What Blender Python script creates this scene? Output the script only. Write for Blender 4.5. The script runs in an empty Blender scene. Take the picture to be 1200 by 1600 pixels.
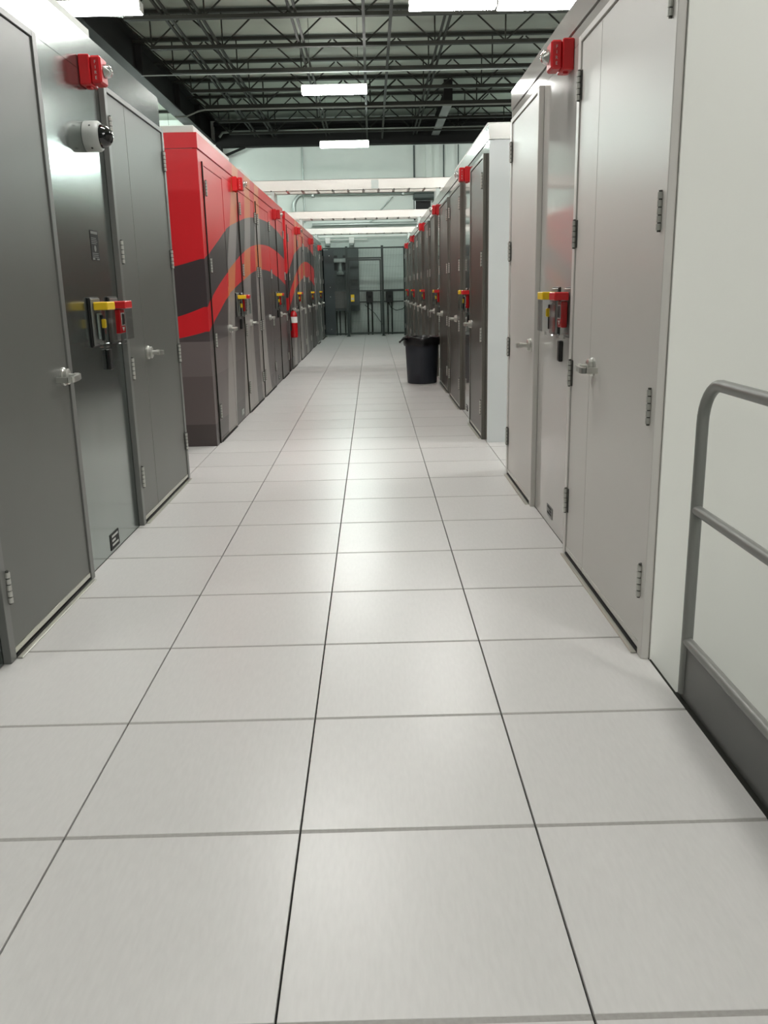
import bpy, math, random
from math import sin, cos, pi
from mathutils import Vector, Matrix
random.seed(7)
SC = bpy.context.scene
COL = SC.collection

# ------------------------------------------------------------------ camera
cam_d = bpy.data.cameras.new('camera')
cam = bpy.data.objects.new('camera', cam_d)
COL.objects.link(cam)
cam_d.sensor_fit = 'VERTICAL'
cam_d.sensor_height = 36.0
cam_d.lens = 1352.01 / 1600 * 36.0
cam_d.clip_start = 0.05
cam_d.clip_end = 200
RV = Vector((0.99968252, -0.01373019, -0.02112679))
UV = Vector((0.02388927, 0.24993238, 0.96796855))
FV = Vector((0.00801013, 0.96816594, -0.25018104))
m = Matrix((RV, UV, -FV)).transposed().to_4x4()
m.translation = Vector((0.218347, -1.965333, 1.357667))
cam.matrix_world = m
SC.camera = cam

# ------------------------------------------------------------------ light levels
SC.view_settings.view_transform = 'Standard'
SC.view_settings.look = 'None'
SC.view_settings.gamma = 1.0
SC.view_settings.use_curve_mapping = False
SC.view_settings.exposure = 0.0
LAMP = 80.0                       # emission of the fluorescent lenses
WARM = (1.0, 0.985, 0.95)
COOL = (0.86, 1.0, 0.94)
w = bpy.data.worlds.new('world')
SC.world = w
w.use_nodes = True
w.node_tree.nodes['Background'].inputs[0].default_value = (0.5, 0.55, 0.52, 1)
w.node_tree.nodes['Background'].inputs[1].default_value = 0.05
SC.cycles.use_denoising = True
SC.cycles.max_bounces = 10
SC.cycles.transparent_max_bounces = 16
SC.cycles.sample_clamp_indirect = 6.0

# ------------------------------------------------------------------ materials
def lin(c):
    return tuple((x / 255 / 12.92) if x / 255 <= 0.04045 else ((x / 255 + 0.055) / 1.055) ** 2.4 for x in c)

def mat(name, rgb, rough=0.5, metal=0.0, spec=0.5, var=0.0, vscale=(8, 8, 8), bump=0.0, bscale=60, rvar=0.0,
        coat=0.0, emit=None, estr=0.0, alpha=1.0, rnd=0.0, trans=0.0):
    M = bpy.data.materials.new(name)
    M.use_nodes = True
    nt = M.node_tree
    b = nt.nodes['Principled BSDF']
    c = lin(rgb)
    b.inputs['Base Color'].default_value = (*c, 1)
    b.inputs['Roughness'].default_value = rough
    b.inputs['Metallic'].default_value = metal
    b.inputs['Specular IOR Level'].default_value = spec
    b.inputs['Coat Weight'].default_value = coat
    b.inputs['Alpha'].default_value = alpha
    b.inputs['Transmission Weight'].default_value = trans
    if emit:
        b.inputs['Emission Color'].default_value = (*emit, 1)
        b.inputs['Emission Strength'].default_value = estr
    if var or bump or rvar or rnd:
        tc = nt.nodes.new('ShaderNodeNewGeometry')
        mp = nt.nodes.new('ShaderNodeMapping')
        mp.inputs['Scale'].default_value = vscale
        nt.links.new(tc.outputs['Position'], mp.inputs[0])
        n = nt.nodes.new('ShaderNodeTexNoise')
        n.inputs['Scale'].default_value = 1.0
        n.inputs['Detail'].default_value = 5
        nt.links.new(mp.outputs[0], n.inputs['Vector'])
        hsv = nt.nodes.new('ShaderNodeHueSaturation')
        hsv.inputs['Color'].default_value = (*c, 1)
        mr = nt.nodes.new('ShaderNodeMapRange')
        mr.inputs[3].default_value = 1 - var
        mr.inputs[4].default_value = 1 + var
        mr.inputs[1].default_value = 0.3
        mr.inputs[2].default_value = 0.7
        nt.links.new(n.outputs['Fac'], mr.inputs[0])
        last = mr.outputs[0]
        if rnd:
            oi = nt.nodes.new('ShaderNodeObjectInfo')
            m2 = nt.nodes.new('ShaderNodeMapRange')
            m2.inputs[3].default_value = 1 - rnd
            m2.inputs[4].default_value = 1 + rnd
            nt.links.new(oi.outputs['Random'], m2.inputs[0])
            mu = nt.nodes.new('ShaderNodeMath')
            mu.operation = 'MULTIPLY'
            nt.links.new(last, mu.inputs[0])
            nt.links.new(m2.outputs[0], mu.inputs[1])
            last = mu.outputs[0]
        nt.links.new(last, hsv.inputs['Value'])
        nt.links.new(hsv.outputs[0], b.inputs['Base Color'])
        if rvar:
            m3 = nt.nodes.new('ShaderNodeMapRange')
            m3.inputs[3].default_value = max(0.02, rough - rvar)
            m3.inputs[4].default_value = rough + rvar
            m3.inputs[1].default_value = 0.3
            m3.inputs[2].default_value = 0.7
            nt.links.new(n.outputs['Fac'], m3.inputs[0])
            nt.links.new(m3.outputs[0], b.inputs['Roughness'])
        if bump:
            n2 = nt.nodes.new('ShaderNodeTexNoise')
            n2.inputs['Scale'].default_value = bscale
            n2.inputs['Detail'].default_value = 3
            nt.links.new(tc.outputs['Position'], n2.inputs['Vector'])
            bp = nt.nodes.new('ShaderNodeBump')
            bp.inputs['Strength'].default_value = bump
            bp.inputs['Distance'].default_value = 0.002
            nt.links.new(n2.outputs['Fac'], bp.inputs['Height'])
            nt.links.new(bp.outputs[0], b.inputs['Normal'])
    return M

M = {}
M['tile'] = mat('vinyl_tile', (207, 205, 203), 0.3, spec=0.4, var=0.028, vscale=(90, 18, 18), rnd=0.02)
M['joint'] = mat('joint_strip_grey', (158, 155, 151), 0.6, var=0.08, vscale=(90, 90, 90))
M['slab'] = mat('dark_subfloor', (30, 28, 25), 0.8)
M['galv'] = mat('galvanized_steel', (146, 154, 151), 0.17, 0.9, var=0.045, vscale=(5, 5, 1.6))
M['galv_far'] = mat('grey_steel', (120, 128, 126), 0.34, 0.5, var=0.06, vscale=(9, 9, 3))
M['charcoal'] = mat('charcoal_paint', (97, 98, 94), 0.38, 0.0, var=0.02, vscale=(4, 4, 2))
M['frame_grey'] = mat('frame_grey_paint', (110, 111, 108), 0.36)
M['white_gloss'] = mat('light_grey_gloss_paint', (184, 181, 177), 0.07, spec=0.5, bump=0.02, bscale=3)
M['white_satin'] = mat('light_grey_satin_paint', (199, 196, 191), 0.36, spec=0.35)
M['white_wall'] = mat('white_end_panel_paint', (246, 246, 240), 0.3, spec=0.3)
M['white_cool'] = mat('white_container_paint', (226, 231, 232), 0.4, spec=0.4)
M['stainless'] = mat('polished_stainless', (176, 174, 170), 0.09, 0.85, bump=0.03, bscale=3)
M['steel_band'] = mat('brushed_roof_band', (186, 186, 182), 0.22, 0.7)
M['bronze'] = mat('dark_bronze_door', (82, 79, 72), 0.33, 0.3, var=0.02, vscale=(4, 4, 1))
M['bronze_frame'] = mat('dark_bronze_frame', (104, 102, 95), 0.34, 0.3)
M['chrome'] = mat('satin_chrome', (206, 206, 200), 0.28, 0.8)
M['hinge'] = mat('hinge_steel', (196, 196, 190), 0.42, 0.6)
M['alu'] = mat('aluminium_threshold', (200, 200, 190), 0.3, 0.8)
M['black'] = mat('black_plastic', (24, 25, 24), 0.4)
M['placard'] = mat('black_placard', (22, 23, 22), 0.6, spec=0.25)
M['print'] = mat('white_print', (190, 192, 188), 0.6)
M['red'] = mat('red_plastic', (205, 36, 42), 0.32)
M['red_dark'] = mat('red_enamel', (186, 22, 28), 0.25, coat=0.4)
M['yellow'] = mat('yellow_plastic', (236, 196, 30), 0.4)
M['white'] = mat('white_plastic', (235, 235, 230), 0.45)
M['camgrey'] = mat('camera_grey_plastic', (186, 188, 184), 0.38)
M['smoke'] = mat('smoked_dome', (16, 16, 17), 0.05, coat=0.6)
M['rail'] = mat('grey_rail_paint', (122, 123, 119), 0.34, spec=0.5)
M['kick'] = mat('grey_toe_board_paint', (74, 75, 72), 0.35)
M['steel_dark'] = mat('dark_green_grey_steel', (30, 31, 25), 0.7, spec=0.25)
M['girder'] = mat('black_girder_paint', (27, 26, 25), 0.75, spec=0.2)
M['deck'] = mat('pale_roof_deck', (150, 156, 145), 0.8, var=0.06, vscale=(0.6, 0.9, 1))
M['wall'] = mat('pale_back_wall', (228, 234, 228), 0.7, var=0.05, vscale=(0.7, 0.7, 1.2))
M['wall_side'] = mat('grey_side_wall', (150, 156, 150), 0.8)
M['conduit_dull'] = mat('dull_grey_conduit', (112, 115, 108), 0.6)
M['hinge_plate'] = mat('dark_hinge_plate', (92, 92, 88), 0.4, 0.7)
M['print_grey'] = mat('grey_print', (120, 122, 119), 0.6)
M['lens_mid'] = mat('lamp_lens_daylight', (245, 255, 250), 0.5, emit=COOL, estr=LAMP)
M['wall_lower'] = mat('grey_wall_cladding', (196, 206, 200), 0.55, var=0.04, vscale=(2, 2, 2))
M['conduit'] = mat('galvanized_conduit', (176, 184, 180), 0.35, 0.6)
M['tray'] = mat('tray_aluminium', (214, 212, 206), 0.32, 0.45)
M['bolt'] = mat('dark_bolt', (50, 50, 48), 0.5)
M['bin'] = mat('bin_plastic', (40, 44, 52), 0.5)
M['bag'] = mat('black_bag_film', (18, 18, 20), 0.3, bump=0.25, bscale=18)
M['fence'] = mat('dark_green_fence_paint', (40, 52, 48), 0.45)
M['fence_sheet'] = mat('dark_teal_sheet', (48, 58, 59), 0.4)
M['unit'] = mat('unit_grey', (74, 82, 80), 0.5)
M['ductsteel'] = mat('duct_steel', (150, 160, 156), 0.4, 0.4)
M['dark'] = mat('louvre_black', (22, 24, 24), 0.6)
M['curb'] = mat('roof_curb_white', (215, 218, 212), 0.5)
M['lampbody'] = mat('lamp_housing_white', (225, 225, 220), 0.4)
M['lens_warm'] = mat('lamp_lens', (255, 255, 245), 0.5, emit=WARM, estr=LAMP)
M['lens_cool'] = mat('lamp_lens_cool', (245, 255, 250), 0.5, emit=COOL, estr=LAMP * 1.5)

def clear(name, tint, a):
    K = bpy.data.materials.new(name)
    K.use_nodes = True
    nt = K.node_tree
    out = nt.nodes['Material Output']
    nt.nodes.remove(nt.nodes['Principled BSDF'])
    tr = nt.nodes.new('ShaderNodeBsdfTransparent')
    tr.inputs[0].default_value = (*tint, 1)
    gl = nt.nodes.new('ShaderNodeBsdfGlossy')
    gl.inputs['Roughness'].default_value = 0.05
    gl.inputs['Color'].default_value = (1, 1, 1, 1)
    fr = nt.nodes.new('ShaderNodeLayerWeight')
    fr.inputs[0].default_value = a
    mx = nt.nodes.new('ShaderNodeMixShader')
    nt.links.new(fr.outputs['Facing'], mx.inputs[0])
    nt.links.new(tr.outputs[0], mx.inputs[1])
    nt.links.new(gl.outputs[0], mx.inputs[2])
    nt.links.new(mx.outputs[0], out.inputs[0])
    return K
M['clear'] = clear('clear_polycarbonate', (0.97, 0.98, 0.98), 0.2)
M['lens'] = clear('clear_strobe_lens', (0.9, 0.9, 0.9), 0.45)

# printed mural: red, charcoal wave bands and tapering stripes, from world position on the container faces
def mural():
    K = bpy.data.materials.new('mural_wrap')
    K.use_nodes = True
    nt = K.node_tree
    b = nt.nodes['Principled BSDF']
    b.inputs['Roughness'].default_value = 0.36
    b.inputs['Specular IOR Level'].default_value = 0.45
    L = nt.links.new
    geo = nt.nodes.new('ShaderNodeNewGeometry')
    sep = nt.nodes.new('ShaderNodeSeparateXYZ')
    L(geo.outputs['Position'], sep.inputs[0])
    def op(o, a, c=None):
        n = nt.nodes.new('ShaderNodeMath')
        n.operation = o
        for i, v in enumerate((a, c)):
            if v is None:
                continue
            if isinstance(v, (int, float)):
                n.inputs[i].default_value = v
            else:
                L(v, n.inputs[i])
        return n.outputs[0]
    X, Y, Z = sep.outputs
    dx = op('MINIMUM', op('ADD', X, 1.25), 0.0)
    s = op('ADD', Y, dx)
    s = op('SUBTRACT', s, op('MULTIPLY', op('GREATER_THAN', s, 13.2), 7.57))
    def curve(src, a0, a1, b0, b1, pts):
        n = nt.nodes.new('ShaderNodeFloatCurve')
        t = op('DIVIDE', op('SUBTRACT', src, a0), a1 - a0)
        L(t, n.inputs['Value'])
        c = n.mapping.curves[0]
        q = [((u - a0) / (a1 - a0), (v - b0) / (b1 - b0)) for u, v in sorted(pts)]
        c.points[0].location = q[0]
        c.points[1].location = q[-1]
        for p in q[1:-1]:
            c.points.new(*p)
        n.mapping.update()
        return op('ADD', op('MULTIPLY', n.outputs[0], b1 - b0), b0)
    e1 = curve(s, 5, 14, 0, 2.7, [(5.0, 1.5), (5.56, 1.573), (5.84, 1.64), (6.5, 1.81), (7.14, 1.97), (7.85, 2.08), (8.52, 2.17), (9.2, 2.23), (9.94, 2.265), (11, 2.28), (12, 2.24), (13, 2.15), (14, 2.0)])
    e2 = curve(s, 5, 14, 0, 2.7, [(5.0, 1.05), (5.55, 1.144), (5.85, 1.24), (6.03, 1.31), (6.48, 1.43), (6.97, 1.54), (7.61, 1.67), (8.36, 1.81), (9.02, 1.89), (9.79, 1.94), (10.85, 1.96), (11.81, 1.93), (13, 1.84), (14, 1.7)])
    e3 = curve(s, 5, 14, 0, 2.7, [(5.0, 0.9), (5.55, 0.962), (5.86, 1.03), (6.0, 1.08), (6.38, 1.18), (6.87, 1.3), (7.49, 1.4), (8.23, 1.5), (8.91, 1.58), (9.99, 1.63), (11.46, 1.58), (12.66, 1.47), (14, 1.3)])
    def edge(pts):
        return curve(Z, 0, 2.8, 6, 11, pts)
    st = None
    for lo, hi in (([(0, 6.44), (.84, 6.74), (1.52, 7.02), (1.83, 7.21), (2.03, 7.37), (2.36, 7.57), (2.8, 7.8)],
                    [(0, 7.06), (.55, 7.18), (1.33, 7.42), (1.52, 7.52), (2.06, 7.84), (2.42, 8.0), (2.8, 8.25)]),
                   ([(0, 7.65), (.84, 7.92), (1.48, 8.09), (1.89, 8.32), (2.42, 8.52), (2.8, 8.65)],
                    [(0, 8.75), (.42, 8.68), (1.02, 8.64), (1.54, 8.67), (1.91, 8.81), (2.46, 9.02), (2.8, 9.15)]),
                   ([(0, 9.22), (.37, 9.17), (1.01, 9.15), (1.55, 9.17), (1.93, 9.22), (2.4, 9.4), (2.8, 9.5)],
                    [(0, 10.28), (.29, 10.06), (.98, 9.88), (1.56, 9.83), (1.96, 9.8), (2.44, 9.85), (2.8, 9.9)])):
        t = op('MULTIPLY', op('GREATER_THAN', s, edge(lo)), op('LESS_THAN', s, edge(hi)))
        st = t if st is None else op('MAXIMUM', st, t)
    above1 = op('GREATER_THAN', Z, e1)
    above2 = op('GREATER_THAN', Z, e2)
    above3 = op('GREATER_THAN', Z, e3)
    redz = op('MAXIMUM', above1, op('MULTIPLY', above3, op('SUBTRACT', 1.0, above2)))
    dark = op('MULTIPLY', op('SUBTRACT', 1.0, redz), above3)
    def mix(f, a, c):
        n = nt.nodes.new('ShaderNodeMix')
        n.data_type = 'RGBA'
        L(f, n.inputs[0])
        for i, v in ((6, a), (7, c)):
            if isinstance(v, tuple):
                n.inputs[i].default_value = (*lin(v), 1)
            else:
                L(v, n.inputs[i])
        return n.outputs[2]
    zt = op('ADD', Z, op('MULTIPLY', op('GREATER_THAN', s, 7.05), -0.02))
    base = mix(op('GREATER_THAN', zt, 0.20), (76, 68, 67), (98, 88, 87))
    base = mix(op('GREATER_THAN', zt, 0.63), base, (112, 102, 101))
    base = mix(op('GREATER_THAN', zt, 0.935), base, (80, 72, 73))
    # patchwork of the low blocks turns darker away from the corner
    base = mix(op('MULTIPLY', op('GREATER_THAN', s, 7.1), 0.45), base, (72, 67, 66))
    base = mix(dark, base, (66, 58, 60))
    base = mix(redz, base, (212, 34, 42))
    sg = mix(op('GREATER_THAN', Z, 1.3), (148, 142, 138), (142, 135, 134))
    sc = mix(redz, sg, (216, 122, 78))
    col = mix(st, base, sc)
    L(col, b.inputs['Base Color'])
    return K
M['mural'] = mural()

# ------------------------------------------------------------------ mesh helpers
class MB:
    def __init__(s):
        s.v, s.f, s.sm = [], [], []
    def face(s, idx, smooth=False):
        s.f.append(tuple(idx)); s.sm.append(smooth)
    def box(s, x0, x1, y0, y1, z0, z1, b=0.0):
        if x0 > x1: x0, x1 = x1, x0
        if y0 > y1: y0, y1 = y1, y0
        if z0 > z1: z0, z1 = z1, z0
        b = min(b, (x1 - x0) * .45, (y1 - y0) * .45, (z1 - z0) * .45)
        if b <= 0:
            n = len(s.v)
            s.v += [(x, y, z) for z in (z0, z1) for y in (y0, y1) for x in (x0, x1)]
            for q in ((0, 2, 3, 1), (4, 5, 7, 6), (0, 1, 5, 4), (2, 6, 7, 3), (0, 4, 6, 2), (1, 3, 7, 5)):
                s.face([n + i for i in q])
            return s
        # chamfered box
        lo, hi = (x0, y0, z0), (x1, y1, z1)
        idx = {}
        for ax in range(3):
            for sx in (0, 1):
                for sy in (0, 1):
                    for sz in (0, 1):
                        sg = (sx, sy, sz)
                        p = [hi[k] - b if sg[k] else lo[k] + b for k in range(3)]
                        p[ax] = hi[ax] if sg[ax] else lo[ax]
                        idx[(ax, sg)] = len(s.v)
                        s.v.append(tuple(p))
        cx = [(lo[k] + hi[k]) / 2 for k in range(3)]
        def add(q):
            pts = [Vector(s.v[i]) for i in q]
            nrm = (pts[1] - pts[0]).cross(pts[2] - pts[0])
            c = sum(pts, Vector()) / len(pts) - Vector(cx)
            s.face(q if nrm.dot(c) > 0 else q[::-1])
        for ax in range(3):
            o = [k for k in range(3) if k != ax]
            for sv in (0, 1):
                q = []
                for a, c in ((0, 0), (1, 0), (1, 1), (0, 1)):
                    sg = [0, 0, 0]; sg[ax] = sv; sg[o[0]] = a; sg[o[1]] = c
                    q.append(idx[(ax, tuple(sg))])
                add(q)
            # edges parallel to ax
            for a in (0, 1):
                for c in (0, 1):
                    q = []
                    for e, A in ((0, o[0]), (0, o[1]), (1, o[1]), (1, o[0])):
                        sg = [0, 0, 0]; sg[ax] = e; sg[o[0]] = a; sg[o[1]] = c
                        q.append(idx[(A, tuple(sg))])
                    add(q)
        for sx in (0, 1):
            for sy in (0, 1):
                for sz in (0, 1):
                    add([idx[(k, (sx, sy, sz))] for k in range(3)])
        return s
    def tube(s, pts, r, n=10, cap=True, up=None):
        pts = [Vector(p) for p in pts]
        rs = r if isinstance(r, (list, tuple)) else [r] * len(pts)
        rings = []
        ref = None
        for i, p in enumerate(pts):
            a = pts[max(i - 1, 0)]; c = pts[min(i + 1, len(pts) - 1)]
            t = (c - a).normalized()
            if ref is None:
                ref = Vector((0, 0, 1)) if abs(t.z) < .9 else Vector((1, 0, 0))
            e1 = (ref - t * ref.dot(t)).normalized()
            e2 = t.cross(e1)
            ref = e1
            rings.append(len(s.v))
            for k in range(n):
                a_ = 2 * pi * k / n
                s.v.append(tuple(p + (e1 * cos(a_) + e2 * sin(a_)) * rs[i]))
        for i in range(len(rings) - 1):
            for k in range(n):
                k2 = (k + 1) % n
                s.face((rings[i] + k, rings[i] + k2, rings[i + 1] + k2, rings[i + 1] + k), True)
        if cap:
            s.face([rings[0] + k for k in range(n)][::-1])
            s.face([rings[-1] + k for k in range(n)])
        return s
    def lathe(s, o, ax, prof, n=24, cap=True):
        """prof: (radius, distance along axis)"""
        o = Vector(o); ax = Vector(ax).normalized()
        ref = Vector((0, 0, 1)) if abs(ax.z) < .9 else Vector((1, 0, 0))
        e1 = (ref - ax * ref.dot(ax)).normalized(); e2 = ax.cross(e1)
        rings = []
        for r, h in prof:
            rings.append(len(s.v))
            for k in range(n):
                a = 2 * pi * k / n
                s.v.append(tuple(o + ax * h + (e1 * cos(a) + e2 * sin(a)) * max(r, 1e-4)))
        for i in range(len(rings) - 1):
            for k in range(n):
                k2 = (k + 1) % n
                s.face((rings[i] + k, rings[i] + k2, rings[i + 1] + k2, rings[i + 1] + k), True)
        if cap:
            s.face([rings[0] + k for k in range(n)][::-1])
            s.face([rings[-1] + k for k in range(n)])
        return s
    def bar(s, a, c, wd, ht):
        """rectangular bar from a to c"""
        a = Vector(a); c = Vector(c)
        t = (c - a).normalized()
        ref = Vector((0, 0, 1)) if abs(t.z) < .95 else Vector((0, 1, 0))
        e1 = t.cross(ref).normalized(); e2 = e1.cross(t)
        n = len(s.v)
        for p in (a, c):
            for i, j in ((-1, -1), (1, -1), (1, 1), (-1, 1)):
                s.v.append(tuple(p + e1 * i * wd / 2 + e2 * j * ht / 2))
        for q in ((3, 2, 1, 0), (4, 5, 6, 7), (0, 1, 5, 4), (1, 2, 6, 5), (2, 3, 7, 6), (3, 0, 4, 7)):
            s.face([n + i for i in q])
        return s

W = {}                                   # world origin of every object
def link(o, origin, parent=None):
    COL.objects.link(o)
    W[o.name] = Vector(origin)
    if parent is not None:
        o.parent = parent
        o.location = Vector(origin) - W[parent.name]
    else:
        o.location = Vector(origin)
    return o

def obj(name, mb, material, parent=None, label=None, cat=None, group=None, kind=None):
    xs = [v[0] for v in mb.v]; ys = [v[1] for v in mb.v]; zs = [v[2] for v in mb.v]
    org = Vector(((min(xs) + max(xs)) / 2, (min(ys) + max(ys)) / 2, min(zs)))
    me = bpy.data.meshes.new(name)
    me.from_pydata([tuple(Vector(v) - org) for v in mb.v], [], mb.f)
    me.polygons.foreach_set('use_smooth', mb.sm)
    if any(mb.sm):
        me.set_sharp_from_angle(angle=0.7)
    me.materials.append(M[material] if isinstance(material, str) else material)
    me.update()
    o = bpy.data.objects.new(name, me)
    link(o, org, parent)
    tag(o, label, cat, group, kind)
    return o

def tag(o, label=None, cat=None, group=None, kind=None):
    if label: o['label'] = label
    if cat: o['category'] = cat
    if group: o['group'] = group
    if kind: o['kind'] = kind
    return o

def thing(name, loc, label, cat, group=None, kind=None):
    o = bpy.data.objects.new(name, None)
    o.empty_display_size = 0.1
    link(o, loc)
    return tag(o, label, cat, group, kind)

SH = {}
def shared(name, key, build, material, loc, parent, rot=0.0, label=None):
    """piece that reuses one mesh; build() gives an MB around the origin"""
    if key not in SH:
        mb = build()
        me = bpy.data.meshes.new(name)
        me.from_pydata(mb.v, [], mb.f)
        me.polygons.foreach_set('use_smooth', mb.sm)
        if any(mb.sm):
            me.set_sharp_from_angle(angle=0.7)
        me.materials.append(M[material])
        if getattr(mb, 'cut', None):
            me.materials.append(M['hinge_plate'])
            for q in range(mb.cut, len(mb.f)): me.polygons[q].material_index = 1
        SH[key] = me
    o = bpy.data.objects.new(name, SH[key])
    link(o, loc, parent)
    o.rotation_euler[2] = rot
    if label: o['label'] = label
    return o

def letters(name, text, size, mtx, material, parent, depth=0.0012, spacing=1.0, line=1.0, align='CENTER'):
    c = bpy.data.curves.new('lettering', 'FONT')
    c.body = text; c.size = size; c.extrude = depth; c.align_x = align; c.align_y = 'CENTER'
    c.space_character = spacing; c.space_line = line
    t = bpy.data.objects.new('tmp_text', c)
    COL.objects.link(t)
    dg = bpy.context.evaluated_depsgraph_get()
    me = bpy.data.meshes.new_from_object(t.evaluated_get(dg))
    bpy.data.objects.remove(t); bpy.data.curves.remove(c)
    me.transform(mtx)
    mb = MB(); mb.v = [tuple(v.co) for v in me.vertices]
    for p in me.polygons: mb.face(list(p.vertices))
    bpy.data.meshes.remove(me)
    return obj(name, mb, material, parent)

XW = 1.219                                # half width of the aisle (four floor panels)
def wx(side, out):                        # side -1 left, +1 right; out = distance into the aisle
    return side * (XW - out)
def sb(mb, side, y0, y1, o0, o1, z0, z1, b=0.0):
    return mb.box(wx(side, o0), wx(side, o1), y0, y1, z0, z1, b)
def face_mtx(side, out, y, z):
    """text plane on a container face: reads upright for someone in the aisle"""
    if side < 0:
        return Matrix(((0, 0, 1, wx(side, out)), (1, 0, 0, y), (0, 1, 0, z), (0, 0, 0, 1)))
    return Matrix(((0, 0, -1, wx(side, out)), (-1, 0, 0, y), (0, 1, 0, z), (0, 0, 0, 1)))

# ------------------------------------------------------------------ the hall
T = 0.6096
YW = 25.25
fl = thing('floor', (0, 10, 0), 'raised access floor of pale speckled square panels with dark lengthwise joints', None, kind='structure')
sl = MB()
sl.box(-6.5, XW + 0.004, -6, 1.02, -0.30, -0.012)
sl.box(-6.5, 6.5, 1.02, YW, -0.30, -0.012)
obj('subfloor', sl, 'slab', fl)
GX, GY = 0.0026, 0.0075
def tile_mesh():
    return MB().box(-T / 2 + GX, T / 2 - GX, -T / 2 + GY, T / 2 - GY, -0.03, 0.0, 0.0009)
def strip_mesh():
    return MB().box(-T / 2 + GX, T / 2 - GX, -GY, GY, -0.02, -0.0012)
for r in range(-4, 42):
    yc = (r + 0.5) * T
    cols = [-1.5, -0.5, 0.5, 1.5]
    if yc < .95:
        cols = [-3.5, -2.5] + cols
    if 4.4 < yc < 6.0:
        cols = [-3.5, -2.5] + cols + [2.5]
    if yc + T / 2 > YW - 0.02: continue
    for c in cols:
        shared('floor_tile', 'tile', tile_mesh, 'tile', (c * T, yc, 0), fl)
        shared('joint_strip', 'strip', strip_mesh, 'joint', (c * T, (r + 1) * T, 0), fl)
lf = MB().box(-13, 13, -18, YW, -0.75, -0.62)
obj('trim_1', lf, 'wall_side', kind='structure', label='lower concrete floor beyond the platform edge on the right')
obj('wall_back', MB().box(-13, 13, YW, YW + .2, -.75, 6.3), 'wall', kind='structure')
obj('wall_left', MB().box(-13.2, -13, -18, YW, -.75, 6.3), 'wall_side', kind='structure')
obj('wall_right', MB().box(13, 13.2, -18, YW, -.75, 6.3), 'wall_side', kind='structure')
obj('wall_front', MB().box(-13, 13, -18.2, -18, -.75, 6.3), 'wall_side', kind='structure')
obj('ceiling', MB().box(-13, 13, -18, YW, 6.21, 6.4), 'deck', kind='structure')

# ------------------------------------------------------------------ containers
HZ = (0.29, 0.935, 1.587, 2.232)
def hinge_mesh():
    mb = MB()
    h = .0625
    for k in range(5):
        z0 = -h + k * .025
        mb.lathe((.012, 0, z0 + .002), (0, 0, 1), [(.0105, 0), (.0105, .0205)], 10)
    kn = len(mb.f)
    mb.lathe((.012, 0, -h - .004), (0, 0, 1), [(.006, 0), (.006, .133)], 8)
    mb.cut = kn
    mb.box(.001, .004, -.023, .023, -h, h)
    return mb
def lever_mesh(d):
    """lever set on a face whose outward normal is +x; d = +1/-1: lever points to +y/-y"""
    mb = MB()
    mb.lathe((0, 0, 0), (1, 0, 0), [(.041, 0), (.041, .008), (.036, .012), (.036, .026), (.03, .03)], 24)
    mb.lathe((.028, 0, 0), (1, 0, 0), [(.014, 0), (.0125, .046)], 14)
    p = [(.072, -.010 * d, 0), (.074, .03 * d, -.004), (.074, .085 * d, -.006), (.070, .104 * d, -.006), (.058, .113 * d, -.006), (.010, .114 * d, -.006)]
    for a, c in zip(p[:-1], p[1:]):
        mb.bar(a, c, .015, .025)
    mb.lathe((.055, 0, 0), (1, 0, 0), [(.016, 0), (.016, .018), (.012, .021)], 14)
    return mb

STY = {  # body, band, panel, door, frame, end
    'galv': ('galv', 'galv', 'galv', 'charcoal', 'frame_grey', 'galv'),
    'white': ('white_satin', 'white_gloss', 'white_gloss', 'white_satin', 'white_satin', 'white_wall'),
    'mural': ('mural',) * 6,
    'dark': ('white_cool', 'steel_band', 'stainless', 'bronze', 'bronze_frame', 'white_cool'),
    'grey': ('galv_far', 'galv_far', 'galv_far', 'charcoal', 'frame_grey', 'galv_far'),
}
RING = []
def leaf(root, side, y0, y1, hinge_hi, style, lever, name_lbl=None):
    o1 = .008 if style == 'mural' else .024
    """one door leaf between y0 and y1, hinges on the high-y or the low-y edge"""
    st = STY[style]
    mb = sb(MB(), side, y0 + .002, y1 - .002, -.02, o1, .042, 2.412, .0015)
    d = obj('door', mb, st[3], root)
    sw = sb(MB(), side, y0 + .004, y1 - .004, -.005, o1 + .003, .020, .042, .001)
    k = 0
    yy = y0 + .06
    while yy < y1 - .03:
        sw.lathe((wx(side, o1 + .0025), yy, .031), (-side, 0, 0), [(.004, 0), (.003, .002)], 8)
        yy += .17
    obj('door_sweep', sw, {'mural': 'mural', 'white': 'white_satin'}.get(style, 'alu'), d)
    yh = y1 if hinge_hi else y0
    hm = 'hinge'
    for z in HZ:
        shared('hinge', ('hinge', hm), hinge_mesh, hm, (wx(side, o1), yh, z), d, 0 if side < 0 else pi)
    if lever:
        yl = y0 + .065 if hinge_hi else y1 - .065
        dirn = 1 if hinge_hi else -1
        dl = dirn if side < 0 else -dirn
        shared('lever_handle', ('lever', dl), lambda: lever_mesh(dl), 'chrome', (wx(side, o1), yl, 1.0), d, 0 if side < 0 else pi)
    return d

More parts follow.
